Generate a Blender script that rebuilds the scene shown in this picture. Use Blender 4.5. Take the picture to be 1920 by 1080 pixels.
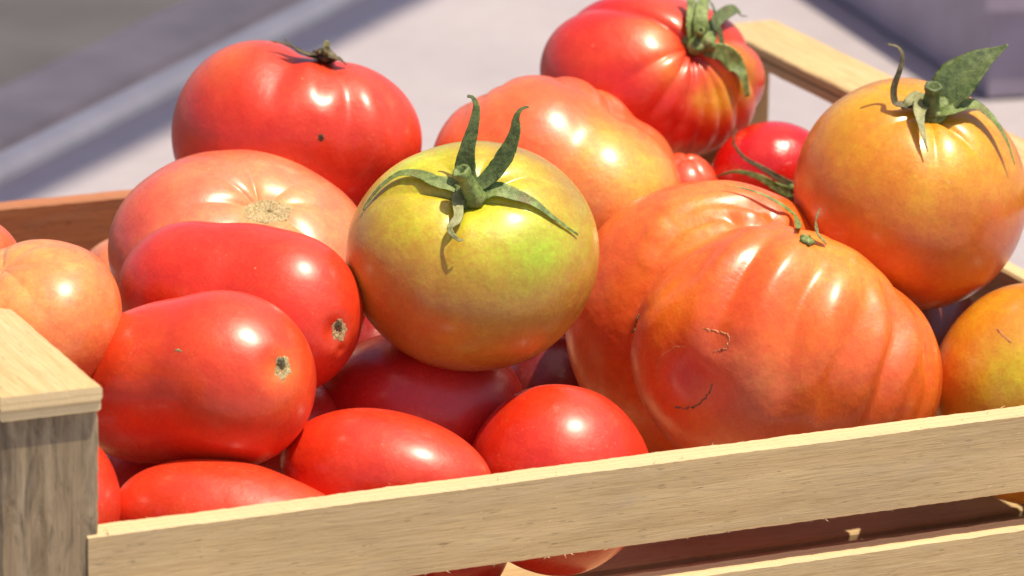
import bpy, math, random
import numpy as np
from mathutils import Vector, Matrix
from mathutils.bvhtree import BVHTree

for o in list(bpy.data.objects):
    bpy.data.objects.remove(o)
SC = bpy.context.scene
COL = SC.collection
rng = np.random.default_rng(7)

# ------------------------------------------------------------------ camera
FPX = 8433.0                                    # focal length in pixels of a 1920 px wide picture
PITCH, YAW, ROLL = (math.radians(a) for a in (16.75, 24.6, 1.118))
HS = 0.090                                      # height of the crate's front slat top above the table
c_, s_ = math.cos, math.sin
F = np.array([0, c_(PITCH), -s_(PITCH)])
U0 = np.array([0, s_(PITCH), c_(PITCH)])
R0 = np.array([1.0, 0, 0])
R = c_(ROLL) * R0 + s_(ROLL) * U0
U = -s_(ROLL) * R0 + c_(ROLL) * U0
B = -F
def ray(px, py):
    return F + R * (px - 960) / FPX - U * (py - 540) / FPX
CAM = np.array([0, 0, HS]) - ray(190, 1002) * 1.44
CX = np.array([c_(YAW), s_(YAW), 0])            # along the crate's front
CY = np.array([-s_(YAW), c_(YAW), 0])           # into the crate
CZ = np.array([0, 0, 1.0])
def crate(x, y, z):                             # crate coordinates (metres; z=0 at the front slat's top) to world
    return CX * x + CY * y + CZ * (z + HS)
def on_row(px, py, y):                          # point of the crate row y (distance behind the front slat)
    r = ray(px, py)
    t = (y - CY @ CAM) / (CY @ r)
    return CAM + r * t, t
def on_level(px, py, z):
    r = ray(px, py)
    t = (z - CAM[2]) / r[2]
    return CAM + r * t, t

cam = bpy.data.cameras.new("camera")
cam.sensor_width = 36
cam.lens = FPX / 1920 * 36
cam.clip_start, cam.clip_end = 0.05, 200
cam.dof.use_dof = True
cam.dof.focus_distance = 1.565
cam.dof.aperture_fstop = 15
camo = bpy.data.objects.new("camera", cam)
m = Matrix.Identity(4)
for i in range(3):
    m[i][0], m[i][1], m[i][2], m[i][3] = R[i], U[i], B[i], CAM[i]
camo.matrix_world = m
COL.objects.link(camo)
SC.camera = camo

# ------------------------------------------------------------------ light
SUN = np.array([0.33, -0.08, 0.94]); SUN = SUN / np.linalg.norm(SUN)
elev = math.asin(SUN[2])
az = math.atan2(SUN[0], SUN[1])                 # clockwise from +Y
W = bpy.data.worlds.new("World")
SC.world = W
W.use_nodes = True
wn = W.node_tree
bg = wn.nodes["Background"]
sky = wn.nodes.new("ShaderNodeTexSky")
sky.sky_type = 'NISHITA'
sky.sun_disc = False
sky.sun_elevation = elev
sky.sun_rotation = az
sky.air_density = 1.0
sky.dust_density = 1.5
wn.links.new(sky.outputs[0], bg.inputs[0])
bg.inputs[1].default_value = 0.10
sl = bpy.data.lights.new("sun", 'SUN')
sl.energy = 4.9
sl.angle = math.radians(0.6)
sl.color = (1.0, 0.88, 0.68)
so = bpy.data.objects.new("sun", sl)
so.rotation_euler = Vector(SUN).to_track_quat('Z', 'Y').to_euler()
so.location = Vector(SUN * 4)
COL.objects.link(so)
SC.view_settings.view_transform = 'Standard'
SC.view_settings.look = 'None'
SC.view_settings.exposure = 0.17
SC.view_settings.gamma = 1.0

# ------------------------------------------------------------------ helpers
def srgb(r, g, b):
    f = lambda v: ((v / 255 + .055) / 1.055) ** 2.4 if v > 10 else v / 255 / 12.92
    return np.array([f(r), f(g), f(b)])

def link(name, verts, faces, mat, parent=None, smooth=True, origin=None):
    verts = np.asarray(verts, float)
    if origin is None:
        origin = np.zeros(3) if parent is not None else verts.mean(0)
    me = bpy.data.meshes.new(name)
    me.from_pydata((verts - origin).tolist(), [], faces)
    if mat: me.materials.append(mat)
    if smooth:
        me.polygons.foreach_set("use_smooth", [True] * len(me.polygons))
    me.update()
    o = bpy.data.objects.new(name, me)
    COL.objects.link(o)
    o.location = Vector(origin)
    if parent is not None:
        o.parent = parent
        w = np.array(parent.location) if parent.parent is None else np.array(parent.location) + np.array(parent.parent.location)
        o.location = Vector(origin - w)
    return o

def tag(o, label=None, cat=None, group=None, kind=None):
    for k, v in (("label", label), ("category", cat), ("group", group), ("kind", kind)):
        if v: o[k] = v
    return o

class NT:                                       # small node-tree helper
    def __init__(s, name):
        s.m = bpy.data.materials.new(name); s.m.use_nodes = True
        s.t = s.m.node_tree; s.b = s.t.nodes["Principled BSDF"]
        s.co = s.t.nodes.new("ShaderNodeTexCoord")
    def n(s, typ, **kw):
        x = s.t.nodes.new("ShaderNode" + typ)
        for k, v in kw.items():
            if k in x.inputs: s.set(x, k, v)
            else: setattr(x, k, v)
        return x
    def set(s, x, k, v):
        i = x.inputs[k]
        if isinstance(v, bpy.types.NodeSocket): s.t.links.new(v, i)
        else: i.default_value = v
    def p(s, **kw):
        for k, v in kw.items(): s.set(s.b, k.replace('_', ' '), v)
    def mapped(s, scale, src="Object"):
        mp = s.n("Mapping"); s.set(mp, "Vector", s.co.outputs[src]); mp.inputs["Scale"].default_value = scale
        return mp.outputs[0]
    def noise(s, vec, scale, detail=3, rough=.5, dist=0):
        x = s.n("TexNoise"); s.set(x, "Vector", vec); s.set(x, "Scale", scale); s.set(x, "Detail", detail)
        s.set(x, "Roughness", rough); s.set(x, "Distortion", dist); return x.outputs["Fac"]
    def ramp(s, fac, stops):
        x = s.n("ValToRGB"); s.set(x, "Fac", fac)
        e = x.color_ramp.elements
        while len(e) < len(stops): e.new(.5)
        for i, (q, c) in enumerate(stops):
            e[i].position = q; e[i].color = (*c, 1) if len(c) == 3 else c
        return x.outputs[0]
    def mix(s, fac, a, b, mode='MIX'):
        x = s.n("Mix", data_type='RGBA', blend_type=mode)
        for idx, v in ((0, fac), (6, a), (7, b)):
            if isinstance(v, bpy.types.NodeSocket): s.t.links.new(v, x.inputs[idx])
            else: x.inputs[idx].default_value = v if idx == 0 else (*v, 1)
        return x.outputs[2]
    def math(s, op, a, b=0.0):
        x = s.n("Math", operation=op)
        for i, v in enumerate((a, b)):
            if isinstance(v, bpy.types.NodeSocket): s.t.links.new(v, x.inputs[i])
            else: x.inputs[i].default_value = v
        return x.outputs[0]
    def bump(s, h, strength, dist):
        x = s.n("Bump"); s.set(x, "Height", h); s.set(x, "Strength", strength); s.set(x, "Distance", dist)
        s.set(s.b, "Normal", x.outputs[0])

# ------------------------------------------------------------------ materials
def skin_material(name, rough=.30, coat=.0):
    t = NT(name)
    at = t.n("Attribute", attribute_name="skin")
    o = t.co.outputs["Object"]
    big = t.noise(o, 38, 4, .55, .4)
    fine = t.noise(o, 900, 3, .6)
    mid = t.noise(o, 210, 4, .65)
    col = t.mix(1.0, at.outputs["Color"], t.ramp(big, [(.3, (.94, .90, .88)), (.7, (1.05, 1.10, 1.10))]), 'MULTIPLY')
    col = t.mix(.4, col, t.mix(1.0, col, t.ramp(mid, [(.35, (.88, .80, .72)), (.68, (1.10, 1.22, 1.25))]), 'MULTIPLY'))
    col = t.mix(.5, col, t.mix(1.0, col, t.ramp(fine, [(.35, (.90, .82, .75)), (.65, (1.08, 1.22, 1.3))]), 'MULTIPLY'))
    # ripening mottles: soft cells of yellower flesh showing through
    cell = t.noise(o, 230, 5, .72, .4)
    warm = t.mix(1.0, col, (1.0, 1.75, .95), 'MULTIPLY')
    col = t.mix(t.ramp(t.math('ADD', t.math('MULTIPLY', cell, .6), t.math('MULTIPLY', big, .4)), [(.45, (0, 0, 0)), (.68, (.55, .55, .55))]), col, warm)
    # sparse pale lenticels and specks of dust
    v = t.n("TexVoronoi", feature='F1'); t.set(v, "Vector", o); t.set(v, "Scale", 170.0)
    sp = t.ramp(v.outputs["Distance"], [(.035, (1, 1, 1)), (.075, (0, 0, 0))])
    gate = t.ramp(t.noise(o, 60, 2), [(.56, (0, 0, 0)), (.66, (1, 1, 1))])
    spk = t.mix(1.0, sp, gate, 'MULTIPLY')
    spf = t.n("RGBToBW"); t.set(spf, "Color", spk)
    col = t.mix(t.math('MULTIPLY', spf.outputs[0], .75), col, (.75, .52, .30))
    v2 = t.n("TexVoronoi", feature='F1'); t.set(v2, "Vector", o); t.set(v2, "Scale", 520.0)
    d2 = t.n("RGBToBW"); t.set(d2, "Color", t.mix(1.0, t.ramp(v2.outputs["Distance"], [(.10, (1, 1, 1)), (.24, (0, 0, 0))]), t.ramp(t.noise(o, 95, 3), [(.48, (0, 0, 0)), (.62, (1, 1, 1))]), 'MULTIPLY'))
    col = t.mix(t.math('MULTIPLY', d2.outputs[0], .30), col, t.mix(.5, col, (.80, .50, .22)))
    t.p(Base_Color=col)
    smear = t.noise(t.mapped((1, 1, .5)), 55, 5, .65, .8)
    rr = t.n("MapRange"); t.set(rr, "Value", smear)
    rr.inputs["From Min"].default_value, rr.inputs["From Max"].default_value = .3, .72
    rr.inputs["To Min"].default_value, rr.inputs["To Max"].default_value = rough * .8, rough * 1.3
    t.p(Roughness=rr.outputs[0], IOR=1.46, Specular_IOR_Level=.5)
    t.b.inputs["Subsurface Weight"].default_value = .22
    t.b.inputs["Subsurface Radius"].default_value = (1.0, .28, .12)
    t.b.inputs["Subsurface Scale"].default_value = .006
    if coat:
        t.p(Coat_Weight=coat, Coat_Roughness=t.math("MULTIPLY", rr.outputs[0], .58), Coat_IOR=1.5)
    h = t.math('ADD', t.math('MULTIPLY', t.noise(o, 120, 3, .5), 1.0), t.math('MULTIPLY', fine, .10))
    t.bump(h, .16, .004)
    return t.m
SKIN = skin_material("tomato_skin", .44, .75)
SKIN_GLOSSY = skin_material("tomato_skin_glossy", .26, .7)

def leaf_material(name, dark, light, brown):
    t = NT(name)
    o = t.co.outputs["Object"]
    a = t.noise(o, 330, 4, .6)
    b = t.noise(o, 90, 3)
    col = t.ramp(a, [(.32, dark), (.66, light)])
    col = t.mix(t.ramp(b, [(.56, (0, 0, 0)), (.74, (1, 1, 1))]), col, brown)
    bk = t.noise(o, 1500, 2)
    col = t.mix(t.ramp(bk, [(.62, (0, 0, 0)), (.75, (.55, .55, .55))]), col, tuple(min(1, v * 2.4) for v in light))
    t.p(Base_Color=col, Roughness=.55)
    t.b.inputs["Subsurface Weight"].default_value = .15
    t.b.inputs["Subsurface Radius"].default_value = (.4, 1, .2)
    t.b.inputs["Subsurface Scale"].default_value = .0012
    t.bump(t.noise(o, 700, 4, .65), .6, .0006)
    return t.m
LEAF = leaf_material("calyx_green", (.085, .125, .028), (.25, .33, .095), (.16, .13, .045))
LEAF_DARK = leaf_material("calyx_deep_green", (.045, .072, .02), (.135, .185, .055), (.09, .08, .03))
LEAF_DRY = leaf_material("calyx_dried", (.045, .035, .015), (.16, .13, .06), (.09, .05, .02))
LEAF_PALE = leaf_material("calyx_pale", (.15, .16, .06), (.36, .36, .16), (.22, .15, .06))

def cork_material():
    t = NT("stem_scar_cork")
    o = t.co.outputs["Object"]
    v = t.n("TexVoronoi", feature='F1'); t.set(v, "Vector", o); t.set(v, "Scale", 620.0)
    a = t.noise(o, 800, 4, .7, 1.2)
    col = t.ramp(a, [(.34, (.16, .09, .025)), (.42, (.50, .36, .15)), (.58, (.70, .57, .32)), (.8, (.80, .72, .48))])
    t.p(Base_Color=col, Roughness=.85)
    t.bump(a, 1.0, .0012)
    return t.m
CORK = cork_material()
def simple(name, col, rough=.6, scale=400, var=.35):
    t = NT(name)
    a = t.noise(t.co.outputs["Object"], scale, 4, .6)
    t.p(Base_Color=t.ramp(a, [(.3, tuple(v * (1 - var) for v in col)), (.7, tuple(min(1, v * (1 + var)) for v in col))]), Roughness=rough)
    t.bump(a, .4, .0008)
    return t.m
BLEMISH = simple("blemish_brown", (.10, .055, .03), .7)
CRACK = simple("healed_crack", (.26, .12, .06), .8, 900, .6)
CRACK_TAN = simple("healed_crack_tan", (.55, .22, .10), .8, 900, .4)

def wood_material(name, dark, mid, light, stain=0.0):
    t = NT(name)
    at = t.n("Attribute", attribute_name="uvw")            # board coordinates: x along the grain
    def mp(sc):
        q = t.n("Mapping"); t.set(q, "Vector", at.outputs["Vector"]); q.inputs["Scale"].default_value = sc
        return q.outputs[0]
    grain = t.noise(mp((9, 210, 210)), 1.0, 5, .6, .6)
    fibre = t.noise(mp((70, 1300, 1300)), 1.0, 4, .68, .3)
    patch = t.noise(mp((14, 40, 40)), 1.0, 4, .6)
    col = t.ramp(grain, [(.28, dark), (.5, mid), (.75, light)])
    col = t.mix(1.0, col, t.ramp(fibre, [(.30, (.80, .76, .70)), (.48, (.99, .98, .97)), (.72, (1.08, 1.08, 1.08))]), 'MULTIPLY')
    col = t.mix(1.0, col, t.ramp(patch, [(.3, (.86, .85, .85)), (.7, (1.07, 1.05, 1.0))]), 'MULTIPLY')
    pores = t.noise(mp((150, 900, 900)), 1.0, 2, .5)
    col = t.mix(t.ramp(pores, [(.655, (0, 0, 0)), (.73, (.6, .6, .6))]), col, tuple(v * .45 for v in dark))
    hairs = t.noise(mp((210, 620, 620)), 1.0, 3, .6, 2.5)
    col = t.mix(t.ramp(hairs, [(.66, (0, 0, 0)), (.72, (.45, .45, .45))]), col, tuple(min(1, v * 1.35) for v in light))
    grey = t.noise(mp((22, 60, 60)), 1.0, 5, .68, 1.0)
    col = t.mix(t.ramp(grey, [(.58, (0, 0, 0)), (.80, (.4, .4, .4))]), col, tuple(.5 * v + .14 for v in mid))
    if stain:
        st = t.noise(mp((45, 190, 190)), 1.0, 6, .72, .8)
        st2 = t.noise(mp((12, 30, 30)), 1.0, 3, .6)
        col = t.mix(t.ramp(t.math('ADD', t.math('MULTIPLY', st, .65), t.math('MULTIPLY', st2, .35)), [(.47, (0, 0, 0)), (.62, (stain, stain, stain))]), col, (.075, .055, .038))
    # plies: thin glue lines where a cut edge shows (the edge attribute is 1 there)
    ed = t.n("Attribute", attribute_name="edge")
    w = t.n("SeparateXYZ"); t.set(w, "Vector", at.outputs["Vector"])
    band = t.math('FRACT', t.math('MULTIPLY', t.math('ADD', w.outputs["Y"], t.math('MULTIPLY', grain, .0009)), 330.0))
    line = t.ramp(band, [(.0, (1, 1, 1)), (.10, (0, 0, 0)), (.90, (0, 0, 0)), (1, (1, 1, 1))])
    edgecol = t.mix(t.math('MULTIPLY', line, .5), t.mix(.35, tuple(min(1, v * 1.25) for v in light), col), (.34, .22, .10))
    col = t.mix(ed.outputs["Fac"], col, edgecol)
    t.p(Base_Color=col, Roughness=.72, Specular_IOR_Level=.25)
    h = t.math('ADD', fibre, t.math('MULTIPLY', grain, .8))
    t.bump(h, .30, .0007)
    return t.m
WOOD = wood_material("crate_plywood", (.53, .375, .195), (.58, .425, .23), (.63, .475, .27))
WOOD_PALE = wood_material("crate_rail_wood", (.52, .36, .17), (.62, .46, .24), (.70, .55, .32))
WOOD_GREY = wood_material("crate_post_wood", (.20, .145, .09), (.34, .26, .165), (.44, .35, .235), stain=.75)
WOOD_RED_BOUNCE = wood_material("crate_back_plywood_bounce", (.27, .095, .045), (.33, .125, .06), (.39, .16, .08))  # brown wood with shade and the tomatoes' red bounce put into its colour

def table_material():
    t = NT("table_white")
    o = t.co.outputs["Object"]
    a = t.noise(o, 6, 5, .6)
    b = t.noise(o, 60, 4, .6)
    col = t.mix(1.0, t.ramp(a, [(.3, (.40, .365, .385)), (.7, (.45, .41, .43))]), t.ramp(b, [(.3, (.94, .93, .93)), (.7, (1.03, 1.03, 1.03))]), 'MULTIPLY')
    t.p(Base_Color=col, Roughness=.55)
    t.bump(b, .1, .002)
    return t.m
TABLE = table_material()
METAL = simple("worn_aluminium", (.85, .80, .72), .5, 30, .1)
DARKMETAL = simple("dark_channel", (.055, .05, .045), .6, 25, .3)
MAUVE = simple("mauve_plastic", (.60, .49, .42), .5, 12, .25)
GROUND = simple("grey_paving", (.085, .078, .082), .85, 5, .35)
TUBM = simple("lilac_plastic", (.30, .25, .33), .45, 9, .3)
def canvas():
    t = NT("canvas")
    d = t.n("BsdfDiffuse"); d.inputs[0].default_value = (.5, .47, .48, 1)
    tr = t.n("BsdfTranslucent"); tr.inputs[0].default_value = (.90, .74, .82, 1)
    a = t.n("MixShader"); a.inputs[0].default_value = .65
    t.t.links.new(d.outputs[0], a.inputs[1]); t.t.links.new(tr.outputs[0], a.inputs[2])
    out = [x for x in t.t.nodes if x.type == 'OUTPUT_MATERIAL'][0]
    t.t.links.new(a.outputs[0], out.inputs[0])
    return t.m
CANVAS = canvas()

# ------------------------------------------------------------------ setting
TZ = 0.0
def lvl(px, py, z=TZ): return on_level(px, py, z)[0]
edge_a, edge_b = lvl(0, 338), lvl(640, 10)
ed = (edge_b - edge_a) / np.linalg.norm(edge_b - edge_a)
en = np.array([ed[1], -ed[0], 0])               # towards the crate
if en @ (crate(.2, .15, 0) - edge_a) < 0: en = -en
def slab(name, corners, z0, z1, mat, parent=None):
    n = len(corners)
    v = [(p[0], p[1], z1) for p in corners] + [(p[0], p[1], z0) for p in corners]
    f = [tuple(range(n)), tuple(range(2 * n - 1, n - 1, -1))]
    f += [(i, i + n, (i + 1) % n + n, (i + 1) % n) for i in range(n)]
    return link(name, v, f, mat, parent, smooth=False)
e0, e1 = edge_a - ed * 2.2, edge_b + ed * 3.0
table = slab("table_top", [e0, e0 + en * 3.2, e1 + en * 3.2, e1][::1], -.04, TZ, TABLE)
tag(table, kind="structure")
g = slab("ground", [(-40, -40), (40, -40), (40, 60), (-40, 60)], -.86, -.80, GROUND)
tag(g, kind="structure")

def profile_bar(name, off, width, z0, z1, mat, bev=.004):
    a, b = e0 - en * off, e1 - en * off
    k = [(0, z0), (width, z0), (width, z1 - bev), (width - bev, z1), (bev, z1), (0, z1 - bev)]
    nseg = 40
    v, f = [], []
    for i in range(nseg + 1):
        q = a + (b - a) * i / nseg
        for (w, z) in k:
            v.append(q - en * w + CZ * z)
    for i in range(nseg):
        for j in range(6):
            j2 = (j + 1) % 6
            f.append((i * 6 + j, i * 6 + j2, i * 6 + 6 + j2, i * 6 + 6 + j))
    f += [tuple(range(6)), tuple(range(nseg * 6 + 5, nseg * 6 - 1, -1))]
    return link(name, v, f, mat, smooth=False)
tag(profile_bar("metal_edge", -.004, .018, -.04, .008, METAL), "pale worn metal edging running diagonally along the white table", "edging")
tag(profile_bar("dark_channel", .0145, .045, -.06, -.020, DARKMETAL), "dark recessed channel right behind the pale metal edging", "channel")
tag(profile_bar("grey_rail", .062, .060, -.08, -.018, MAUVE), "mauve grey rail beyond the dark channel at upper left", "rail")

# plastic tub blurred at the right edge
def tub():
    p0, t0 = on_level(1768, 300, TZ)
    q = on_level(1852, 190, TZ)[0]
    x, y = np.array([.96, .28, 0]), np.array([-.28, .96, 0])
    root = bpy.data.objects.new("plastic_tub", None); COL.objects.link(root)
    org = q + CZ * .0
    root.location = Vector(org)
    def box(name, a, b, z0, z1, mat):
        cs = [(a[0], a[1]), (b[0], a[1]), (b[0], b[1]), (a[0], b[1])]
        v = [org + x * c[0] + y * c[1] + CZ * z1 for c in cs] + [org + x * c[0] + y * c[1] + CZ * z0 for c in cs]
        f = [(0, 1, 2, 3), (7, 6, 5, 4)] + [(i, i + 4, (i + 1) % 4 + 4, (i + 1) % 4) for i in range(4)]
        return link(name, v, f, mat, root, smooth=False, origin=org)
    box("side_wall", (0, 0), (.45, .006), .002, .062, TUBM)
    box("side_wall", (0, .30), (.45, .306), .002, .062, TUBM)
    box("side_wall", (0, .0065), (.006, .2995), .002, .062, TUBM)
    box("side_wall", (.444, .0065), (.45, .2995), .002, .062, TUBM)
    box("tub_floor", (.0065, .0065), (.4435, .2995), .002, .008, TUBM)
    box("rim", (-.006, -.007), (.456, -.0005), .050, .0645, TUBM)
    for k in range(3):
        box("rib", (.06 + k * .13, -.004), (.075 + k * .13, -.0004), .008, .049, TUBM)
    tag(root, "lilac grey plastic tub, blurred, behind the green stemmed tomato at right edge", "tub")
tub()

# canopy above the rear of the stall: it stands outside the picture and shades the table's far left corner
def canopy():
    h = 1.9
    s = SUN / SUN[2] * h
    a, b = lvl(95, 362), lvl(800, 2)
    d = (b - a) / np.linalg.norm(b - a)
    nrm = np.array([-d[1], d[0], 0])
    if nrm @ (edge_a - a) < 0 and nrm @ en > 0: nrm = -nrm
    if nrm @ en > 0: nrm = -nrm
    p, q = a - d * 1.6 + s, b + d * 2.4 + s
    tag(slab("canopy", [p, q, q + nrm * 1.1, p + nrm * 1.1], h, h + .003, CANVAS), kind="structure")
canopy()

# ------------------------------------------------------------------ crate
CRATE = bpy.data.objects.new("wooden_crate", None)
COL.objects.link(CRATE)
CRATE.location = Vector(crate(.2, .18, -.09))
tag(CRATE, "open plywood crate with raised end rails holding the tomatoes", "crate")

def plank(name, lo, hi, axis, mat, jit=.00014, bev=.0009, nseg=70, top_edge=True, edge_faces=(), seed=0, rough_ends=0.0, grain=None, parent=None, endcut=None):
    """A board in crate coordinates from lo to hi, long side along axis; bevelled, slightly uneven edges."""
    r = np.random.default_rng(seed + 11)
    lo, hi = np.array(lo, float), np.array(hi, float)
    a, b, c = axis, (axis + 1) % 3, (axis + 2) % 3
    L = np.linspace(lo[a], hi[a], nseg + 1)
    ring = []
    for (sb, sc) in ((0, 0), (1, 0), (1, 1), (0, 1)):
        cb, cc = (lo[b], hi[b])[sb], (lo[c], hi[c])[sc]
        db, dc = (bev, -bev)[sb], (bev, -bev)[sc]
        pts = [(cb + db, cc), (cb, cc + dc)]
        if (sb + sc) % 2 == 0: pts = pts[::-1]
        ring += pts
    ring = np.array(ring)
    k = len(ring)
    V, E, UVW = [], [], []
    ph = r.uniform(0, 6.28, (k, 6)); fr = r.uniform(20, 420, (k, 6)); am = r.uniform(.2, 1, (k, 6)) / (1 + fr / 120)
    smooth_b = .0003 * np.sin(L * 9 + seed) + .00012 * np.sin(L * 31 + 2 * seed)
    for i, x in enumerate(L):
        for j in range(k):
            q = np.zeros(3)
            q[a] = x
            if endcut and i == 0: q[a] += endcut(ring[j][0], ring[j][1])
            nz = (am[j] * np.sin(fr[j] * x + ph[j])).sum() * jit + r.normal() * jit * .5
            nz2 = (am[j] * np.sin(fr[j] * 1.3 * x + ph[j][::-1])).sum() * jit + r.normal() * jit * .5
            wide_b = (hi[b] - lo[b]) > (hi[c] - lo[c])
            q[b] = ring[j][0] + (nz if wide_b else smooth_b[i])
            q[c] = ring[j][1] + (nz2 if not wide_b else smooth_b[i])
            V.append(crate(*q)); UVW.append(q)
    Fs = []
    for i in range(nseg):
        for j in range(k):
            j2 = (j + 1) % k
            Fs.append((i * k + j, (i + 1) * k + j, (i + 1) * k + j2, i * k + j2))
    Fs.append(tuple(range(k)))
    Fs.append(tuple(range(nseg * k + k - 1, nseg * k - 1, -1)))
    o = link(name, V, Fs, mat, parent or CRATE, smooth=False, origin=crate(*((lo + hi) / 2)))
    me = o.data
    # make normals point outwards
    import bmesh
    bm = bmesh.new(); bm.from_mesh(me); bmesh.ops.recalc_face_normals(bm, faces=bm.faces); bm.to_mesh(me); bm.free()
    g = grain if grain is not None else a
    order = [g] + [i for i in (1, 2, 0) if i != g]
    U3 = np.array(UVW)[:, order] + np.array([seed * .37, 0, seed * .011])
    at = me.attributes.new("uvw", 'FLOAT_VECTOR', 'POINT'); at.data.foreach_set("vector", U3.astype(np.float32).ravel())
    ea = me.attributes.new("edge", 'FLOAT', 'FACE')
    ev = np.zeros(len(me.polygons), np.float32)
    for p in me.polygons:
        nl = np.array([np.array(p.normal) @ CX, np.array(p.normal) @ CY, np.array(p.normal) @ CZ])
        for (ax, sg) in edge_faces:
            if nl[ax] * sg > .45: ev[p.index] = 1
    ea.data.foreach_set("value", ev)
    return o

IX0, IX1, IY1, FLOOR = 0.0, .405, .358, -.076
up = ((2, 1), (2, -1), (0, -1), (0, 1))
plank("slat", (-.0062, 0, -.0293), (.4375, .0095, 0), 0, WOOD, edge_faces=up, seed=1, nseg=260, jit=.00013,
      endcut=lambda y, z: (.0095 - y) * .55)
plank("slat", (-.0045, 0, -.0730), (.4375, .0095, -.0428), 0, WOOD, edge_faces=up, seed=2, nseg=150)
plank("slat", (-.0045, .3600, -.0250), (.4375, .3695, .0050), 0, WOOD_RED_BOUNCE, edge_faces=up, seed=3, nseg=150)
plank("slat", (-.0045, .3600, -.0700), (.4375, .3695, -.0370), 0, WOOD_RED_BOUNCE, edge_faces=up, seed=4, nseg=60)
for k, (x0, x1) in enumerate(((-.034, 0.0), (.405, .434))):
    # end rail of two glued layers on two posts
    plank("rail", (x0, -.0022, .0462), (x1, .3715, .0506), 1, WOOD_PALE, edge_faces=((1, -1), (1, 1)), seed=10 + k, bev=.0007, nseg=110)
    plank("rail", (x0 + .0002, -.0014, .0420), (x1 - .0002, .3708, .0460), 1, WOOD_PALE if k == 0 else WOOD, edge_faces=((1, -1), (1, 1)), seed=14 + k, bev=.0006, nseg=110)
    for j, (y0, y1) in enumerate(((.0006, .0300), (.3400, .3598))):
        plank("post", (x0 + (.0005 if k == 0 else 0.0), y0, -.0890), (x1 - .0003 if k == 0 else x0 + .0115 + .012 * (1 - j), y1, .0418), 2,
              WOOD_GREY if j == 0 else WOOD, seed=20 + k * 2 + j, nseg=70, jit=.00022)
    xe0, xe1 = (x0 + .001, x0 + .0095) if k == 0 else (x1 - .0095, x1 - .001)
    for q, (z0, z1) in enumerate(((-.029, .0), (-.073, -.043))):
        plank("slat", (xe0, .0303, z0), (xe1, .3397, z1), 1, WOOD, edge_faces=((2, 1), (2, -1)), seed=30 + k * 2 + q, nseg=60)
for k in range(4):
    y0 = .0105 + k * .088
    plank("floor_board", (-.003, y0, FLOOR - .006), (.434, y0 + .082, FLOOR), 0, WOOD, seed=40 + k, nseg=40)

def splinters():
    r = np.random.default_rng(5)
    V, Fs = [], []
    for i in range(70):
        x = r.uniform(.0, .43)
        top = r.random() < .5
        z = 0 if top else -.0293
        y = (r.uniform(0.0, .0095) if top else .0004)
        L = r.uniform(.0006, .0022); w = r.uniform(.00012, .0003)
        d = np.array([r.normal() * .9, r.uniform(-.5, .1), (1 if top else -1) * r.uniform(.25, .9)]); d /= np.linalg.norm(d)
        p = np.array([x, y, z - (1 if top else -1) * .0004])
        n = np.cross(d, [0.3, 1, .2]); n /= np.linalg.norm(n); k = np.cross(n, d)
        b = len(V)
        for a in (0, 2.1, 4.2): V.append(crate(*(p + (n * math.cos(a) + k * math.sin(a)) * w)))
        V.append(crate(*(p + d * L)))
        Fs += [(b, b + 1, b + 3), (b + 1, b + 2, b + 3), (b + 2, b, b + 3)]
    o = link("splinters", V, Fs, simple("splinter_wood", (.62, .47, .26), .8), CRATE, smooth=False, origin=crate(.2, 0, 0))
    o["kind"] = "stuff"
splinters()

# ------------------------------------------------------------------ tomatoes
def unit(v):
    v = np.asarray(v, float); return v / np.linalg.norm(v)

def catmull(P, n):
    P = np.asarray(P); k = len(P)
    Q = np.vstack([2 * P[0] - P[1], P, 2 * P[-1] - P[-2]])
    o = []
    for u in np.linspace(0, k - 1 - 1e-6, n):
        i = int(u); s = u - i
        a, b, c, d = Q[i], Q[i + 1], Q[i + 2], Q[i + 3]
        o.append(.5 * (2 * b + (c - a) * s + (2 * a - 5 * b + 4 * c - d) * s * s + (3 * b - a - 3 * c + d) * s ** 3))
    return np.array(o)

class Fruit: pass

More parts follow.
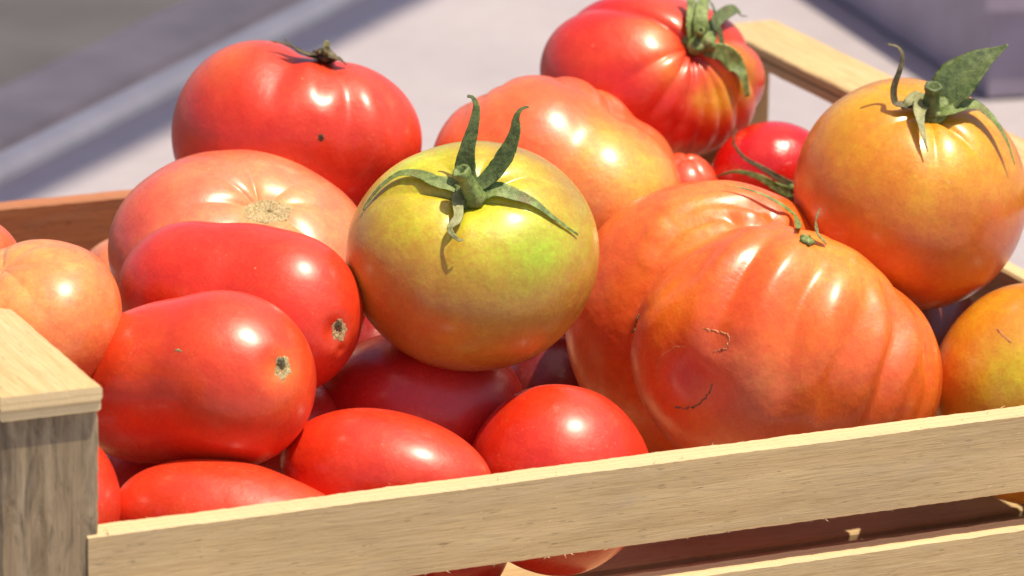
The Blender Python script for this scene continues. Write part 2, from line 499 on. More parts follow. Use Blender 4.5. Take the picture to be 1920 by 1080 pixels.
def tomato(label, bbox, row, axis=(0, .9, .4), squash=.82, ribs=0, rib_depth=.05, rib_width=.16, rib_end=1.7, dimple=.10, dimple_w=.35,
           lumps=.02, seed=0, color=(200, 30, 20), shoulder=None, shoulder_end=1.0, bottom=None, streak=None, streak_amt=.0,
           patches=(), lobes=None, depth=1.0, egg=0.0, power=2.0, mat=None, group="tomatoes heaped in the crate", nu=168, nv=116,
           ribs_at=None, ribs_px=None, dents=(), folds=(), lobe_k=26, twist=0.0):
    r = np.random.default_rng(seed + 100)
    x0, x1, y0, y1 = bbox
    pcx, pcy = (x0 + x1) / 2, (y0 + y1) / 2
    C, t = on_row(pcx, pcy, row)
    mpp = t / FPX
    a = unit(axis)
    e1 = unit(np.cross(a, [.31, .17, .93] if abs(a[2]) < .9 else [0, 1, 0])); e2 = np.cross(a, e1)
    th = np.linspace(0, 1, nv) ** 1.12 * np.pi
    ph = np.linspace(0, 2 * np.pi, nu, endpoint=False)
    TH, PH = np.meshgrid(th, ph, indexing='ij')
    PHt = PH + twist * np.sin(TH)
    D = (np.cos(TH)[..., None] * a + np.sin(TH)[..., None] * (np.cos(PH)[..., None] * e1 + np.sin(PH)[..., None] * e2))
    if lobes:
        rs = []
        for (lx, ly, lz, sx, sy, sz) in lobes:             # pixels: centre, depth towards the viewer, half sizes
            c = np.array([lx - pcx, pcy - ly, lz]); s = np.array([sx, sy, sz])
            Dn, cn = D / s, c / s
            A = (Dn ** 2).sum(-1); Bq = (Dn * cn).sum(-1); Cq = (cn ** 2).sum() - 1
            rs.append((Bq + np.sqrt(np.maximum(Bq ** 2 - A * Cq, 1e-6))) / A)
        rs = np.array(rs)
        mx = rs.max(0)
        rad = mx * ((rs / mx) ** lobe_k).sum(0) ** (1 / lobe_k)
    else:
        ct, st = np.cos(TH), np.sin(TH)
        rad = (np.abs(st) ** power + np.abs(ct / squash) ** power) ** (-1 / power)
        rad = rad * (1 + egg * ct)
    # ribs: creases running down from the stem
    crease = np.zeros_like(TH); hill = np.zeros_like(TH)
    def pixpos():                                          # skin points in photo pixels about the centre
        Q = D * rad[..., None]
        if lobes: return Q, 1.0
        lo, hi = Q.reshape(-1, 3).min(0), Q.reshape(-1, 3).max(0)
        kx, ky = (x1 - x0) / (hi[0] - lo[0]), (y1 - y0) / (hi[1] - lo[1])
        return (Q - (lo + hi) / 2) * np.array([kx, ky, (kx + ky) / 2]), (kx + ky) / 2
    def nearest(Q, qx, qy):
        d2 = np.hypot(Q[..., 0] - (qx - pcx), Q[..., 1] - (pcy - qy)) + np.where(Q[..., 2] < -.12 * (x1 - x0), 1e4, 0)
        d2 = d2 - .04 * Q[..., 2]
        return np.unravel_index(np.argmin(d2), d2.shape)
    if ribs_px:                                            # creases given by a point of the skin they pass through
        Q, _ = pixpos()
        ribs_at = list(ribs_at or [])
        for (qx, qy, qd) in ribs_px:
            ribs_at.append((PHt[nearest(Q, qx, qy)], qd))
    if ribs or ribs_at:
        if ribs_at:
            ang = np.array([q[0] for q in ribs_at]); dep = np.array([q[1] for q in ribs_at])
        else:
            ang = np.arange(ribs) * 2 * np.pi / ribs + r.uniform(-.32, .32, ribs) * 2 * np.pi / ribs
            dep = r.uniform(.45, 1.15, ribs)
        win = np.clip(TH / .25, 0, 1) ** .8 * np.clip((rib_end - TH) / (rib_end * .65), 0, 1) ** 1.2
        for A0, dp in zip(ang, dep):
            w_ = rib_width * r.uniform(.8, 1.25)
            dphi = np.abs((PHt - A0 + np.pi) % (2 * np.pi) - np.pi)
            crease += dp * (np.exp(-(dphi / w_) ** 1.25) - .0)
        hill = np.exp(-crease * 2.0)
        rad = rad * (1 - rib_depth * crease * win)
    Q, kq = pixpos()
    for (qx, qy, qr, qd) in dents:                         # small hollows: pixel, radius in pixels, depth in pixels
        q0 = Q[nearest(Q, qx, qy)]
        dd = np.linalg.norm(Q - q0, axis=-1) / qr
        rad = rad - qd * (np.exp(-dd ** 2) - .12 * np.exp(-((dd - 1.8) / .8) ** 2)) / kq
    for (line, wd, dp) in folds:                           # creases along a line of photo pixels, swelling on both sides
        pts = catmull(np.array([Q[nearest(Q, x, y)] for x, y in line]), 56)
        fade = np.sin(np.clip(np.linspace(.10, 1.0, len(pts)), 0, 1) * np.pi * .95) ** .6
        best = np.zeros_like(TH); swell = np.zeros_like(TH)
        for q0, fa in zip(pts, fade):
            dd = np.linalg.norm(Q - q0, axis=-1) / wd
            best = np.maximum(best, fa * np.exp(-dd ** 1.5)); swell = np.maximum(swell, fa * np.exp(-((dd - 2.0) / 1.0) ** 2))
        rad = rad - dp * (best - .45 * swell) / kq
    dm = dimple * (np.exp(-(TH / dimple_w) ** 2) * .75 + .45 * np.exp(-(TH / (dimple_w * .42)) ** 2))
    rad = rad * (1 - dm)
    for k in range(9):
        kv = r.normal(size=3) * (1.3 + .35 * k)
        rad = rad * (1 + lumps / (1 + .45 * k) * np.sin(D @ kv + r.uniform(0, 6.28)))
    P = D * rad[..., None]
    if lobes:
        P = P * mpp
    else:
        lo, hi = P.reshape(-1, 3).min(0), P.reshape(-1, 3).max(0)
        sx, sy = (x1 - x0) / (hi[0] - lo[0]), (y1 - y0) / (hi[1] - lo[1])
        mid = (lo + hi) / 2
        P = P - np.array([mid[0], mid[1], mid[2]])
        P = P * np.array([sx, sy, (sx + sy) / 2 * depth]) * mpp
    Wd = C + P[..., 0:1] * R + P[..., 1:2] * U + P[..., 2:3] * B
    verts = [Wd[0].mean(0)] + list(Wd[1:-1].reshape(-1, 3)) + [Wd[-1].mean(0)]
    n = nv - 2
    fc = []
    for j in range(nu):
        j2 = (j + 1) % nu
        fc.append((0, 1 + j, 1 + j2))
        fc.append((1 + (n - 1) * nu + j, 1 + n * nu, 1 + (n - 1) * nu + j2))
    for i in range(n - 1):
        b0, b1 = 1 + i * nu, 1 + (i + 1) * nu
        for j in range(nu):
            j2 = (j + 1) % nu
            fc.append((b0 + j, b1 + j, b1 + j2, b0 + j2))
    verts = np.array(verts)
    # ripeness colours; a few of the given tones stand for shade or sheen
    base = srgb(*color)
    ang_n = np.zeros_like(TH)
    for k in range(6):
        kv = r.normal(size=3) * (2 + k)
        ang_n += np.sin(D @ kv + r.uniform(0, 6.28)) / (1.5 + .6 * k)
    ang_n *= .35
    Cc = np.broadcast_to(base, TH.shape + (3,)).copy()
    def blend(w, c):
        nonlocal Cc
        w = np.clip(w, 0, 1)[..., None]
        Cc = Cc * (1 - w) + srgb(*c) * w
    if bottom is not None:
        blend(np.clip((TH - 1.3) / 1.2 + ang_n * .5, 0, 1), bottom)
    if shoulder is not None:
        blend(np.clip((shoulder_end - TH) / (shoulder_end * .7) + ang_n * .45, 0, 1), shoulder)
    if streak is not None:
        blend(streak_amt * hill * np.clip(.55 + 1.6 * ang_n, 0, 1) * np.clip((2.0 - TH) / .9, 0, 1) * np.clip(TH / .3, 0, 1), streak)
    Wf = Wd
    front = ((Wf - C) @ B)
    for (qx, qy, qr, qc, qs) in patches:
        rr = ray(qx, qy)
        dd = np.linalg.norm(np.cross(Wf - CAM, unit(rr)), axis=-1) + np.where(front < -.2 * mpp * (x1 - x0) / 2, 1, 0)
        i0 = np.unravel_index(np.argmin(dd), dd.shape)
        d3 = np.linalg.norm(Wf - Wf[i0], axis=-1) / (qr * mpp)
        blend(qs * np.exp(-(d3 * (1 + .25 * ang_n)) ** 2), qc)
    cols = np.concatenate([Cc[0].mean(0)[None], Cc[1:-1].reshape(-1, 3), Cc[-1].mean(0)[None]])
    o = link("tomato", verts, fc, mat or SKIN, origin=C)
    ca = o.data.color_attributes.new("skin", 'FLOAT_COLOR', 'POINT')
    ca.data.foreach_set("color", np.concatenate([cols, np.ones((len(cols), 1))], 1).astype(np.float32).ravel())
    tag(o, label, "tomato", group)
    f = Fruit(); f.o, f.C, f.t, f.mpp = o, C, t, mpp
    f.bvh = BVHTree.FromPolygons([Vector(v) for v in verts], fc)
    return f

def hit(f, px, py):
    d = Vector(ray(px, py)).normalized()
    loc, nrm, i, dist = f.bvh.ray_cast(Vector(CAM), d)
    return (None, None) if loc is None else (np.array(loc), np.array(nrm))

def path_points(f, pts):
    """(px, py, lift mm) lies on the skin lifted along its normal; (px, py, 'a', mm) floats mm nearer to the viewer than the last skin point."""
    out, nr = [], []
    tlast, nlast = f.t, unit(U * .7 + B * .7)
    for q in pts:
        p, n = (None, None) if len(q) == 4 else hit(f, q[0], q[1])
        if p is None:
            rr = ray(q[0], q[1])
            p = CAM + rr * (tlast - (q[3] if len(q) == 4 else 0) * .001)
            n = nlast
        else:
            tlast = (p - CAM) @ F
            if n @ B < 0: n = -n
            nlast = n
            p = p + n * q[2] * .001
        out.append(p); nr.append(n)
    return np.array(out), np.array(nr)

def sepal(f, pts, width, mat=None, parent=None, name="sepal", thick=.40, fold=.35, tip=.10, belly=.30, n=34, seed=0, twist=0.0, power=1.45):
    """A tapering leaf strip (width in photo pixels) with a folded midrib and real thickness."""
    r = np.random.default_rng(seed + 900)
    P, N = path_points(f, pts)
    P, N = catmull(P, n), catmull(N, n)
    w0 = width * f.mpp / 2
    V, Fs = [], []
    K = 10
    for i in range(n):
        s = i / (n - 1)
        T = unit(P[min(i + 1, n - 1)] - P[max(i - 1, 0)])
        Nn = unit(N[i] - T * (N[i] @ T)); S = np.cross(T, Nn)
        an = twist * s
        S, Nn = S * math.cos(an) + Nn * math.sin(an), Nn * math.cos(an) - S * math.sin(an)
        if s < belly: w = .62 + .38 * math.sin(s / belly * math.pi / 2)
        else: w = tip + (1 - tip) * (1 - ((s - belly) / (1 - belly))) ** power
        w *= w0 * (1 + .025 * r.normal())
        tk = max(min(thick * .001, w * .8), .00012)
        for k in range(K):
            a = 2 * math.pi * k / K
            x = math.cos(a); y = math.sin(a)
            V.append(P[i] + S * (w * x) + Nn * (tk * .5 * y + fold * w * (abs(x) - .5) * .8 + .00008 * r.normal()))
    for i in range(n - 1):
        for k in range(K):
            k2 = (k + 1) % K
            Fs.append((i * K + k, i * K + k2, i * K + K + k2, i * K + K + k))
    Fs += [tuple(range(K - 1, -1, -1)), tuple(range((n - 1) * K, n * K))]
    return link(name, V, Fs, mat or LEAF, parent, origin=V[0] * 0 + P[0])

def stalk(f, p0, p1, w, mat, parent, hollow=True, seed=0):
    """A cut stalk: a ribbed tube from base pixel to top pixel with a hollow end. Each end is (px, py, lift mm)."""
    r = np.random.default_rng(seed + 300)
    P, N = path_points(f, [p0, p1])
    P = catmull(np.array([P[0], (P[0] + P[1]) / 2 + unit(U) * .0003, P[1]]), 12)
    K = 18; V, Fs = [], []
    T = unit(P[-1] - P[0]); S = unit(np.cross(T, B)); Nn = np.cross(S, T)
    rows = []
    for i, p in enumerate(P):
        s = i / 11
        rows.append((p, w * f.mpp / 2 * (1.25 - .45 * math.sin(s * math.pi * .62) + (.16 if s > .85 else 0))))
    rw = rows[-1][1]
    if hollow:
        rows += [(P[-1] + T * .0004, rw * .86), (P[-1] + T * .0003, rw * .55), (P[-1] - T * .0016, rw * .42)]
    for (p, q) in rows:
        for k in range(K):
            a = 2 * math.pi * k / K
            qq = q * (1 + .07 * math.sin(5 * a) + .03 * r.normal())
            V.append(p + S * math.cos(a) * qq + Nn * math.sin(a) * qq)
    for i in range(len(rows) - 1):
        for k in range(K):
            k2 = (k + 1) % K
            Fs.append((i * K + k, i * K + k2, i * K + K + k2, i * K + K + k))
    Fs += [tuple(range(K - 1, -1, -1)), tuple(range((len(rows) - 1) * K, len(rows) * K))]
    return link("stalk", V, Fs, mat, parent, origin=P[0])

def hub(f, px, py, lift, rx, mat, parent=None, name="calyx", seed=0, flat=.5):
    """The lumpy middle of a calyx, where the sepals meet."""
    r = np.random.default_rng(seed + 500)
    P, N = path_points(f, [(px, py, lift)])
    p, n = P[0], unit(N[0])
    S = unit(np.cross(n, U)); T = np.cross(S, n)
    nu, nv = 28, 16
    V, Fs = [], []
    ph = r.uniform(0, 6.28, 6)
    for i in range(nv):
        th = math.pi * (i + .5) / nv
        for k in range(nu):
            a = 2 * math.pi * k / nu
            q = rx * f.mpp * (1 + .14 * math.sin(5 * a + ph[0]) + .08 * math.sin(9 * a + ph[1] + th * 3) + .05 * r.normal())
            V.append(p + (S * math.cos(a) + T * math.sin(a)) * q * math.sin(th) + n * q * flat * math.cos(th))
    for i in range(nv - 1):
        for k in range(nu):
            k2 = (k + 1) % nu
            Fs.append((i * nu + k, i * nu + k2, i * nu + nu + k2, i * nu + nu + k))
    Fs += [tuple(range(nu - 1, -1, -1)), tuple(range((nv - 1) * nu, nv * nu))]
    return link(name, V, Fs, mat, parent, origin=p)

def scar(f, px, py, rx, ry, mat, name="stem_scar", seed=0, lift=.25, rough=.35, hollow=0.0, spiky=.12):
    """A corky disc that follows the skin."""
    r = np.random.default_rng(seed + 700)
    nr, nu = 9, 36
    V, Fs = [], []
    ph = r.uniform(0, 6.28, 4)
    p0, n0 = hit(f, px, py)
    if p0 is None: return None
    for i in range(nr):
        s = i / (nr - 1)
        for k in range(nu):
            a = 2 * math.pi * k / nu
            q = s * (1 + spiky * math.sin(5 * a + ph[0]) * s + spiky * .7 * math.sin(11 * a + ph[1]) * s + .05 * r.normal() * s)
            p, n = hit(f, px + rx * q * math.cos(a), py - ry * q * math.sin(a))
            if p is None: p, n = p0, n0
            e = (1 - s ** 3) * lift - (.25 if i == nr - 1 else 0) + rough * r.normal() * .4 * (1 - s ** 2) - hollow * math.exp(-(s / .45) ** 2)
            V.append(p + n * e * .001)
    for i in range(nr - 1):
        for k in range(nu):
            k2 = (k + 1) % nu
            Fs.append((i * nu + k, i * nu + nu + k, i * nu + nu + k2, i * nu + k2))
    return link(name, V, Fs, mat, f.o, origin=p0)

def crackline(f, pts, w, mat, name="healed_crack", seed=0):
    r = np.random.default_rng(seed + 800)
    P, N = path_points(f, [(x + r.normal() * 1.2, y + r.normal() * 1.2, .0) for x, y in catmull(np.array(pts, float), 40)])
    V, Fs = [], []
    K = 6
    for i in range(len(P)):
        T = unit(P[min(i + 1, len(P) - 1)] - P[max(i - 1, 0)])
        n = unit(N[i]); S = np.cross(T, n)
        q = w * f.mpp / 2 * r.uniform(.35, 1.3) * (1 if 0 < i < len(P) - 1 else .3)
        for k in range(K):
            a = 2 * math.pi * k / K
            V.append(P[i] + S * math.cos(a) * q + n * math.sin(a) * q * .45)
    for i in range(len(P) - 1):
        for k in range(K):
            k2 = (k + 1) % K
            Fs.append((i * K + k, i * K + k2, i * K + K + k2, i * K + K + k))
    return link(name, V, Fs, mat, f.o, origin=P[0])

RED = (220, 50, 22)
# --- green-shouldered tomato in the middle
t7 = tomato("yellow green tomato with a five pointed green calyx, in the middle of the heap", (648, 1124, 263, 696), .100,
            axis=(-.03, .58, .80), squash=.86, dimple=.15, dimple_w=.36, lumps=.008, rib_depth=.06, rib_width=.17, rib_end=1.3,
            ribs_px=[(740, 365, 1.1), (848, 440, .9), (1000, 330, 1.0), (930, 275, .7), (800, 280, .6), (1040, 420, .5)], seed=3, color=(184, 140, 46), shoulder=(208, 184, 42), shoulder_end=1.05,
            bottom=(146, 94, 48), patches=[(1010, 480, 70, (156, 176, 30), .75), (760, 300, 90, (222, 210, 50), .8), (760, 570, 100, (184, 88, 42), .7),  # brown underside, with the lower half's shade put into the bottom tone
            (870, 330, 60, (190, 190, 20), .6), (1070, 560, 80, (190, 110, 40), .5), (980, 640, 90, (186, 118, 40), .5)])
# --- red tomato with dried calyx, rear left
t1 = tomato("glossy red tomato with a shrivelled brown calyx, rear left, nearest the diagonal metal edging", (329, 795, 73, 415), .250,
            lobes=[(484, 240, 0, 155, 166, 165), (642, 268, 10, 153, 144, 160), (560, 262, 20, 182, 150, 172), (500, 270, 10, 165, 150, 165)], lobe_k=14,
            axis=(.16, .97, .02), dimple=.10, dimple_w=.32, lumps=.010, seed=11, color=RED,
            folds=[([(632, 128), (655, 190), (662, 260), (655, 320)], 26, 11), ([(690, 140), (730, 200), (748, 270)], 22, 8), ([(570, 100), (535, 150), (520, 210)], 26, 6), ([(610, 120), (612, 160), (606, 200)], 18, 5)],
            patches=[(420, 110, 70, (226, 110, 56), .6), (590, 150, 60, (228, 70, 30), .4), (700, 160, 60, (228, 76, 40), .4)])
# --- broad salmon tomato with the corky scar
t2 = tomato("broad salmon pink tomato with a large corky stem scar facing up", (205, 708, 278, 690), .200,
            axis=(.26, .70, .66), squash=.70, dimple=.20, dimple_w=.50, lumps=.012, ribs=8, rib_depth=.045, rib_width=.20, rib_end=1.5, seed=21,
            color=(228, 98, 68), shoulder=(234, 138, 98), shoulder_end=1.25, patches=[(503, 400, 55, (224, 150, 84), .6), (240, 430, 80, (216, 70, 60), .5)])
# --- plum tomatoes at the left
t3 = tomato("large red plum tomato lying behind the other plum tomato, stem scar to the right", (222, 679, 420, 738), .122,
            lobes=[(352, 556, -55, 131, 137, 132), (455, 568, -5, 165, 144, 140), (545, 592, 45, 136, 148, 140), (430, 560, -20, 175, 124, 130)], lobe_k=9,
            axis=(.80, -.18, .57), dimple=.0, lumps=.009, seed=31, color=RED, dents=[(636, 619, 26, 11), (645, 655, 10, 3), (400, 470, 60, 3)], nu=260, nv=200,
            patches=[(560, 450, 90, (226, 66, 26), .4), (640, 640, 40, (196, 70, 24), .5), (300, 440, 70, (222, 64, 40), .5)])
t4 = tomato("red plum tomato in front beside the grey corner post, stem scar to the right", (128, 581, 545, 868), .085,
            lobes=[(420, 704, 45, 160, 160, 150), (330, 714, 0, 175, 151, 145), (262, 730, -45, 148, 135, 132), (440, 725, 40, 140, 140, 140)], lobe_k=10,
            axis=(.82, .10, .56), dimple=.0, lumps=.009, seed=32, color=(223, 60, 24), dents=[(530, 690, 26, 11), (300, 620, 60, 3)], nu=260, nv=200,
            patches=[(250, 650, 110, (226, 72, 22), .5), (530, 700, 42, (226, 110, 24), .75), (530, 750, 45, (222, 80, 30), .5)])
# --- salmon tomatoes at the left edge
t5 = tomato("salmon ribbed tomato at the left edge above the end rail", (-130, 229, 448, 770), .110,
            axis=(-.30, .80, .50), squash=.80, dimple=.12, dimple_w=.5, lumps=.012, ribs=8, rib_depth=.035, rib_width=.26, rib_end=1.7, seed=41,
            color=(234, 116, 64), shoulder=(240, 156, 92), shoulder_end=1.3, patches=[(90, 500, 90, (234, 140, 80), .5)])
t6 = tomato("orange tomato cut by the left edge, against the crate's brown back slat", (-190, 46, 398, 620), .185,
            squash=.85, seed=42, color=(232, 92, 40), ribs=6, rib_depth=.02, shoulder=(234, 120, 60))
t6b = tomato("sliver of a pale salmon tomato between the ribbed salmon tomatoes", (140, 360, 440, 650), .262,
             squash=.9, seed=43, color=(228, 120, 76), shoulder=(230, 140, 90))
# --- orange heirloom behind the middle
t8 = tomato("orange heirloom tomato with yellow blotches behind the green calyx tomato", (808, 1278, 139, 560), .212,
            lobes=[(1000, 335, 0, 196, 196, 190), (1108, 385, 30, 172, 172, 175), (1060, 300, -70, 150, 160, 160), (1185, 330, -60, 84, 103, 110)],
            axis=(-.15, .62, -.75), rib_depth=.05, rib_width=.13, rib_end=2.3, ribs_px=[(862, 232, .9), (895, 195, 1.0), (935, 170, .8), (1145, 185, .8), (1195, 250, 1.0), (1060, 150, .5)], dimple=.02, lumps=.012, seed=51, color=(232, 96, 46), lobe_k=22,
            patches=[(1130, 262, 48, (236, 140, 6), .9), (1190, 330, 100, (228, 168, 70), .85), (1110, 420, 100, (222, 130, 70), .7), (940, 190, 80, (230, 120, 70), .5)])
t8b = tomato("small orange red tomato peeping out behind the orange heirloom and the big ribbed one", (1215, 1350, 286, 430), .215,
             squash=.9, seed=52, ribs=5, rib_depth=.06, rib_width=.2, rib_end=2.4, color=(228, 80, 48))
# --- ribbed red tomato at the top
t9 = tomato("deeply ribbed red tomato with yellow streaks and a knotted green calyx, topmost", (1012, 1436, -14, 305), .265,
            axis=(.44, .50, .74), squash=.80, dimple=.16, dimple_w=.34, lumps=.014, rib_depth=.11, rib_width=.16, rib_end=2.35, ribs_px=[(1170, 150, .35), (1215, 225, .7), (1265, 250, .9), (1315, 262, 1.1), (1360, 245, 1.2), (1392, 200, 1.1), (1408, 140, .9), (1210, 25, .8), (1390, 70, .7)], seed=61,
            color=(212, 32, 20), streak=(226, 138, 20), streak_amt=.18,
            patches=[(1090, 230, 90, (212, 28, 20), .9), (1075, 60, 80, (226, 46, 26), .7), (1350, 190, 45, (214, 150, 24), .9), (1390, 120, 45, (220, 130, 30), .7),
                     (1400, 160, 30, (170, 150, 40), .7), (1225, 60, 40, (230, 110, 14), .7), (1255, 125, 35, (232, 110, 20), .7), (1312, 190, 20, (210, 140, 24), .6)])
# --- small glossy red
t10 = tomato("small shiny red tomato with thin dry sepals, between the ribbed red and the orange tomatoes", (1330, 1568, 227, 448), .215,
             axis=(.46, -.22, .86), squash=.9, dimple=.07, dimple_w=.3, lumps=.006, seed=71, color=(208, 22, 16), mat=SKIN_GLOSSY)
# --- orange tomato with the big green leaf, right
t11 = tomato("golden orange tomato with an upright green sepal and hollow stalk, at right", (1488, 1926, 145, 582), .120,
             axis=(.14, .74, .66), squash=.90, dimple=.10, dimple_w=.30, lumps=.008, rib_depth=.035, rib_width=.18, rib_end=1.3, ribs=6, seed=81,
             color=(204, 106, 28), shoulder=(220, 150, 22), shoulder_end=1.25, bottom=(184, 70, 28),
             patches=[(1640, 340, 110, (222, 120, 24), .5), (1600, 200, 90, (228, 160, 30), .6), (1870, 430, 90, (206, 92, 40), .5)])
# --- huge heirloom in front
t12 = tomato("huge folded orange heirloom tomato with a healed heart shaped scar, in front at right", (1062, 1768, 338, 900), .100,
             lobes=[(1330, 612, -115, 268, 274, 200), (1440, 664, 95, 258, 236, 190), (1592, 705, 25, 177, 190, 185), (1400, 560, -150, 205, 205, 190), (1515, 655, 70, 185, 208, 185)],
             axis=(.50, .80, -.28), folds=[([(1262, 420), (1325, 388), (1400, 390), (1450, 404), (1500, 430)], 18, 23), ([(1240, 470), (1300, 425), (1370, 418), (1425, 430)], 17, 24),
                    ([(1325, 476), (1285, 515), (1228, 570)], 18, 10), ([(1280, 376), (1370, 357), (1440, 368)], 17, 15), ([(1210, 580), (1178, 650), (1158, 755)], 18, 6),
                    ([(1462, 432), (1400, 488), (1345, 575), (1320, 640)], 24, 17), ([(1560, 470), (1490, 560), (1462, 660), (1440, 740)], 29, 17),
                    ([(1648, 540), (1668, 612), (1645, 695), (1605, 800)], 20, 26), ([(1714, 591), (1732, 664), (1708, 790)], 18, 14), ([(1612, 500), (1590, 600), (1540, 700), (1520, 780)], 26, 9)],
             dimple=.12, dimple_w=.22, lumps=.008, seed=91, color=(235, 98, 30), lobe_k=40, dents=[(1290, 705, 58, 15), (1345, 640, 30, 5), (1500, 740, 90, 5)],
             patches=[(1570, 480, 90, (238, 146, 50), .8), (1370, 650, 70, (232, 116, 44), .3), (1288, 705, 60, (200, 58, 58), .9), (1400, 750, 75, (226, 124, 92), .8),  # the last, pale pink patch paints in a sheen of sky
                      (1400, 570, 80, (232, 78, 24), .6), (1300, 400, 90, (240, 142, 56), .6), (1640, 720, 90, (226, 92, 44), .5), (1250, 560, 70, (240, 116, 18), .6), (1330, 820, 90, (226, 112, 66), .6), (1140, 620, 80, (232, 78, 24), .5)], nu=320, nv=220)
# --- yellow-orange at right edge
t13 = tomato("yellow orange tomato at the right edge resting against the front slat", (1745, 2125, 530, 948), .066,
             axis=(.35, .55, .75), squash=.95, dimple=.03, lumps=.008, seed=95, color=(212, 134, 34), patches=[(1915, 700, 80, (206, 176, 20), .85), (1800, 600, 70, (216, 128, 20), .4)])
# --- front row
t14 = tomato("round bright red tomato behind the front slat, right of the oval red one", (874, 1224, 720, 1080), .060,
             axis=(-.2, .5, -.8), squash=.96, dimple=.0, lumps=.008, seed=101, color=(224, 44, 18), patches=[(1060, 760, 90, (230, 66, 22), .6)])
t15 = tomato("oval red tomato behind the middle of the front slat", (524, 925, 765, 1012), .050,
             axis=(.84, -.34, .42), squash=1.32, dimple=.0, lumps=.008, egg=-.07, power=2.05, seed=102, color=(224, 54, 24))
t16 = tomato("red plum tomato low in the left front corner behind the slat", (204, 690, 860, 1120), .043,
             axis=(.88, -.36, .30), squash=1.5, depth=.9, dimple=.0, lumps=.008, egg=-.13, power=2.15, seed=103, color=(224, 62, 30))
# --- lower layer seen in the gaps; the deepest have shade put into their colour
under = "tomatoes of the lower layer in shade"
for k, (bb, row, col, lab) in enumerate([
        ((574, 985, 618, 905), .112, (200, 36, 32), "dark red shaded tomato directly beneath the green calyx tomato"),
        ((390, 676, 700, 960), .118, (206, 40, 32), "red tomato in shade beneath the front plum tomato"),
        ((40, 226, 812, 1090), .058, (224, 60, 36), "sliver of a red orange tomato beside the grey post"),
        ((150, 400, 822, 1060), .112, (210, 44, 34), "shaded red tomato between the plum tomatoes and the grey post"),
        ((925, 1200, 600, 880), .178, (120, 24, 22), "tomato coloured dark for shade, deep in the gap left of the huge heirloom"),
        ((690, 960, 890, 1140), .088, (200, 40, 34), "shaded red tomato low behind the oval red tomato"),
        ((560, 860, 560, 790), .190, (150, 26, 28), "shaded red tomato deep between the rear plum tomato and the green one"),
        ((1540, 1836, 470, 790), .168, (130, 40, 26), "tomato coloured dark for shade, deep in the gap right of the huge heirloom")]):
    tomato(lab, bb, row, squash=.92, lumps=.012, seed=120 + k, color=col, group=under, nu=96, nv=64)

# --- calyxes, stalks and scars
def calyx(f, px, py, lift, rx, mat, **k): return hub(f, px, py, lift, rx, mat, f.o, **k)
c = calyx(t7, 885, 365, 1.5, 34, LEAF, seed=1, flat=.35)
sepal(t7, [(880, 355, 3), (872, 318, 'a', 3), (876, 280, 'a', 5), (888, 235, 'a', 6), (893, 200, 'a', 6), (886, 183, 'a', 6), (876, 180, 'a', 6)], 40, LEAF_DARK, c, seed=1, belly=.20, tip=.15, power=1.9)
sepal(t7, [(895, 360, 3), (925, 325, 'a', 3), (952, 285, 'a', 5), (966, 248, 'a', 6), (968, 222, 'a', 6), (977, 205, 'a', 6), (992, 200, 'a', 6)], 38, LEAF_DARK, c, seed=2, belly=.28, tip=.13, power=1.7)
sepal(t7, [(880, 362, 3), (850, 354, 2), (818, 345, 1.6), (790, 333, 1.6), (755, 333, 2), (718, 356, 1.6), (690, 388, 1), (685, 396, .8)], 34, LEAF, c, seed=3, belly=.12, tip=.16)
sepal(t7, [(868, 365, 3), (853, 385, 3), (850, 415, 3.5), (855, 442, 4.5), (864, 459, 5), (873, 459, 5)], 27, LEAF_PALE, c, seed=4, belly=.2, tip=.12)
sepal(t7, [(895, 368, 3), (930, 363, 2), (965, 370, 1.6), (1000, 384, 1.2), (1040, 414, 1.0), (1080, 442, 1.0)], 36, LEAF, c, seed=5, belly=.25, tip=.10)
stalk(t7, (892, 374, 2), (864, 320, 'a', 10), 36, LEAF, c, seed=1)

c = calyx(t11, 1745, 208, 1.2, 36, LEAF, seed=2, flat=.35)
sepal(t11, [(1715, 205, 2), (1690, 207, 3), (1678, 192, 'a', 2), (1676, 165, 'a', 3), (1686, 135, 'a', 4), (1692, 110, 'a', 4), (1685, 90, 'a', 4), (1664, 82, 'a', 4)], 20, LEAF_DRY, c, seed=6, belly=.05, tip=.28)
sepal(t11, [(1752, 206, 2), (1772, 182, 'a', 2), (1800, 148, 'a', 2), (1838, 115, 'a', 1), (1868, 98, 'a', 0), (1890, 84, 'a', 0)], 84, LEAF_DARK, c, seed=7, belly=.42, tip=.06, fold=.5)
sepal(t11, [(1745, 208, 2), (1722, 200, 4), (1700, 205, 4), (1690, 212, 2)], 40, LEAF_PALE, c, seed=8, belly=.4, tip=.2)
sepal(t11, [(1730, 200, 4), (1717, 208, 5), (1718, 232, 5), (1726, 262, 4), (1735, 291, 3)], 34, LEAF_PALE, c, seed=9, belly=.3, tip=.08)
sepal(t11, [(1750, 218, 3), (1782, 222, 4), (1815, 216, 5), (1845, 238, 5), (1868, 274, 5), (1886, 314, 4)], 32, LEAF, c, seed=10, belly=.4, tip=.08)
stalk(t11, (1745, 215, 2), (1750, 162, 'a', 9), 34, LEAF_DARK, c, seed=2)

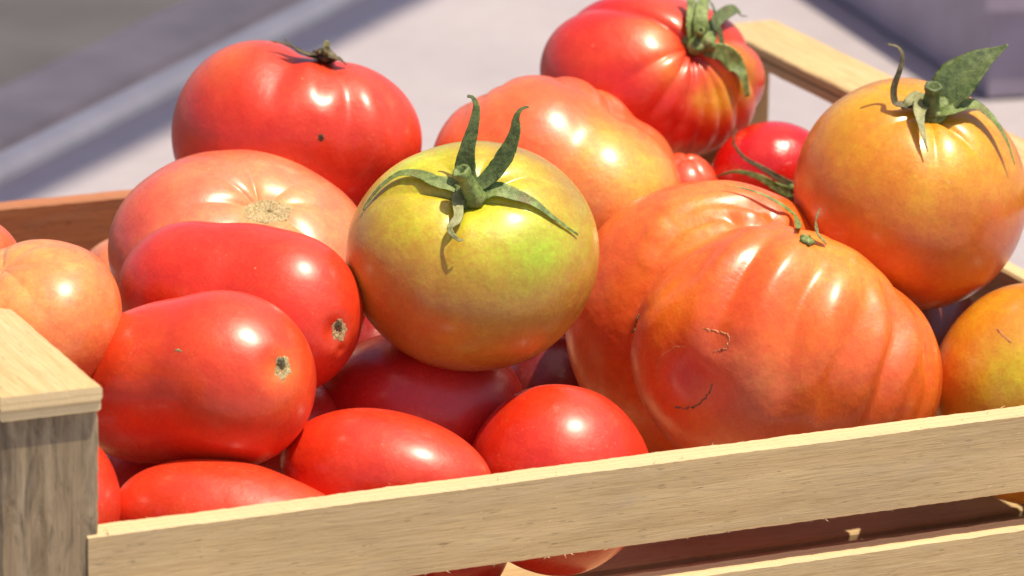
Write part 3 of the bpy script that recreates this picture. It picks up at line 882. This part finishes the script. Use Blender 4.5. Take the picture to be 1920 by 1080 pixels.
c = calyx(t9, 1312, 86, 1.5, 34, LEAF, seed=3, flat=.5)
sepal(t9, [(1300, 84, 2), (1290, 55, 4), (1288, 25, 5), (1286, -20, 6)], 30, LEAF, c, seed=11, belly=.3, tip=.5)
sepal(t9, [(1308, 80, 2), (1302, 50, 6), (1303, 20, 8), (1299, -20, 9)], 30, LEAF, c, seed=12, belly=.3, tip=.4)
sepal(t9, [(1315, 78, 2), (1335, 50, 4), (1362, 38, 6), (1388, 28, 7), (1402, 31, 6)], 26, LEAF_DARK, c, seed=13, belly=.4, tip=.08)
sepal(t9, [(1318, 92, 2), (1350, 98, 4), (1370, 116, 4), (1384, 145, 3), (1396, 178, 2)], 38, LEAF, c, seed=14, belly=.45, tip=.3)
sepal(t9, [(1330, 100, 3), (1334, 75, 6), (1322, 45, 8), (1312, 28, 8)], 14, LEAF_DARK, c, seed=15, tip=.2)
stalk(t9, (1310, 74, 2), (1314, 57, 'a', 9), 16, LEAF, c, seed=3)

c = calyx(t1, 606, 116, 2.5, 22, LEAF_DRY, seed=4, flat=.5)
sepal(t1, [(612, 118, 3), (585, 106, 'a', 3), (558, 93, 'a', 4), (532, 81, 'a', 5), (508, 77, 'a', 6)], 24, LEAF_DRY, c, seed=16, belly=.3, tip=.12)
sepal(t1, [(604, 118, 3), (570, 100, 'a', 4), (548, 87, 'a', 6), (534, 72, 'a', 7)], 20, LEAF_DRY, c, seed=17, belly=.5, tip=.1)
sepal(t1, [(606, 118, 3), (608, 102, 'a', 3), (611, 89, 'a', 4), (613, 76, 'a', 4)], 20, LEAF_PALE, c, seed=18, belly=.6, tip=.5)
sepal(t1, [(608, 118, 3), (624, 108, 'a', 4), (638, 112, 'a', 4), (650, 121, 'a', 3)], 26, LEAF_DRY, c, seed=19, belly=.6, tip=.2)
sepal(t1, [(604, 118, 3), (594, 99, 'a', 4), (604, 92, 'a', 5), (614, 99, 'a', 6)], 10, LEAF_DRY, c, seed=20, tip=.4)

c = calyx(t10, 1488, 356, 1.5, 20, LEAF, seed=5, flat=.6)
sepal(t10, [(1488, 350, 2), (1462, 336, 3), (1430, 318, 4), (1402, 302, 5), (1388, 282, 6), (1394, 266, 7)], 15, LEAF_DRY, c, seed=21, belly=.1, tip=.22)
sepal(t10, [(1485, 362, 2), (1458, 350, 5), (1425, 332, 8), (1395, 326, 9), (1366, 333, 8)], 20, LEAF, c, seed=22, belly=.2, tip=.16)
sepal(t10, [(1490, 352, 2), (1486, 372, 5), (1484, 392, 6)], 22, LEAF, c, seed=23)

c = calyx(t12, 1512, 452, .5, 14, LEAF, seed=6, flat=.4)
sepal(t12, [(1497, 438, 2), (1482, 415, 3), (1458, 392, 3), (1420, 372, 3), (1385, 361, 2.5), (1358, 358, 2)], 15, LEAF, c, seed=24, belly=.1, tip=.15)
sepal(t12, [(1546, 460, 1), (1534, 440, 'a', 3), (1529, 420, 'a', 4), (1532, 405, 'a', 5), (1538, 390, 'a', 5)], 18, LEAF_PALE, c, seed=25, belly=.35, tip=.08)

scar(t2, 503, 397, 50, 24, CORK, seed=1, lift=.5, rough=.6, spiky=.05)
scar(t3, 636, 619, 15, 23, CORK, seed=2, lift=.22, hollow=.10)
scar(t4, 530, 690, 16, 25, CORK, seed=3, lift=.22, hollow=.10)
for f_, x_, y_, q_ in ((t3, 634, 611, 8), (t4, 527, 681, 9)):
    scar(f_, x_, y_, q_, q_ * 1.4, LEAF_DRY, "scar_core", seed=int(x_), lift=.55, rough=.3, spiky=.10)
scar(t1, 602, 258, 6, 8, BLEMISH, "blemish", seed=4, lift=.15)
crackline(t12, [(1318, 616), (1345, 622), (1366, 630), (1362, 652), (1335, 662)], 4.5, CRACK_TAN, seed=1)
crackline(t12, [(1336, 722), (1326, 742), (1308, 757), (1285, 766), (1264, 763)], 4.2, CRACK, seed=7)
crackline(t12, [(1264, 763), (1240, 735), (1231, 700), (1238, 672), (1262, 652), (1285, 650)], 1.4, CRACK_TAN, seed=2)
crackline(t12, [(1198, 590), (1190, 615), (1186, 625)], 6, LEAF_PALE, seed=3)
crackline(t13, [(1868, 616), (1882, 630), (1896, 642)], 3.5, CRACK_TAN, seed=4)
crackline(t4, [(330, 655), (340, 660)], 3, LEAF_PALE, seed=5)
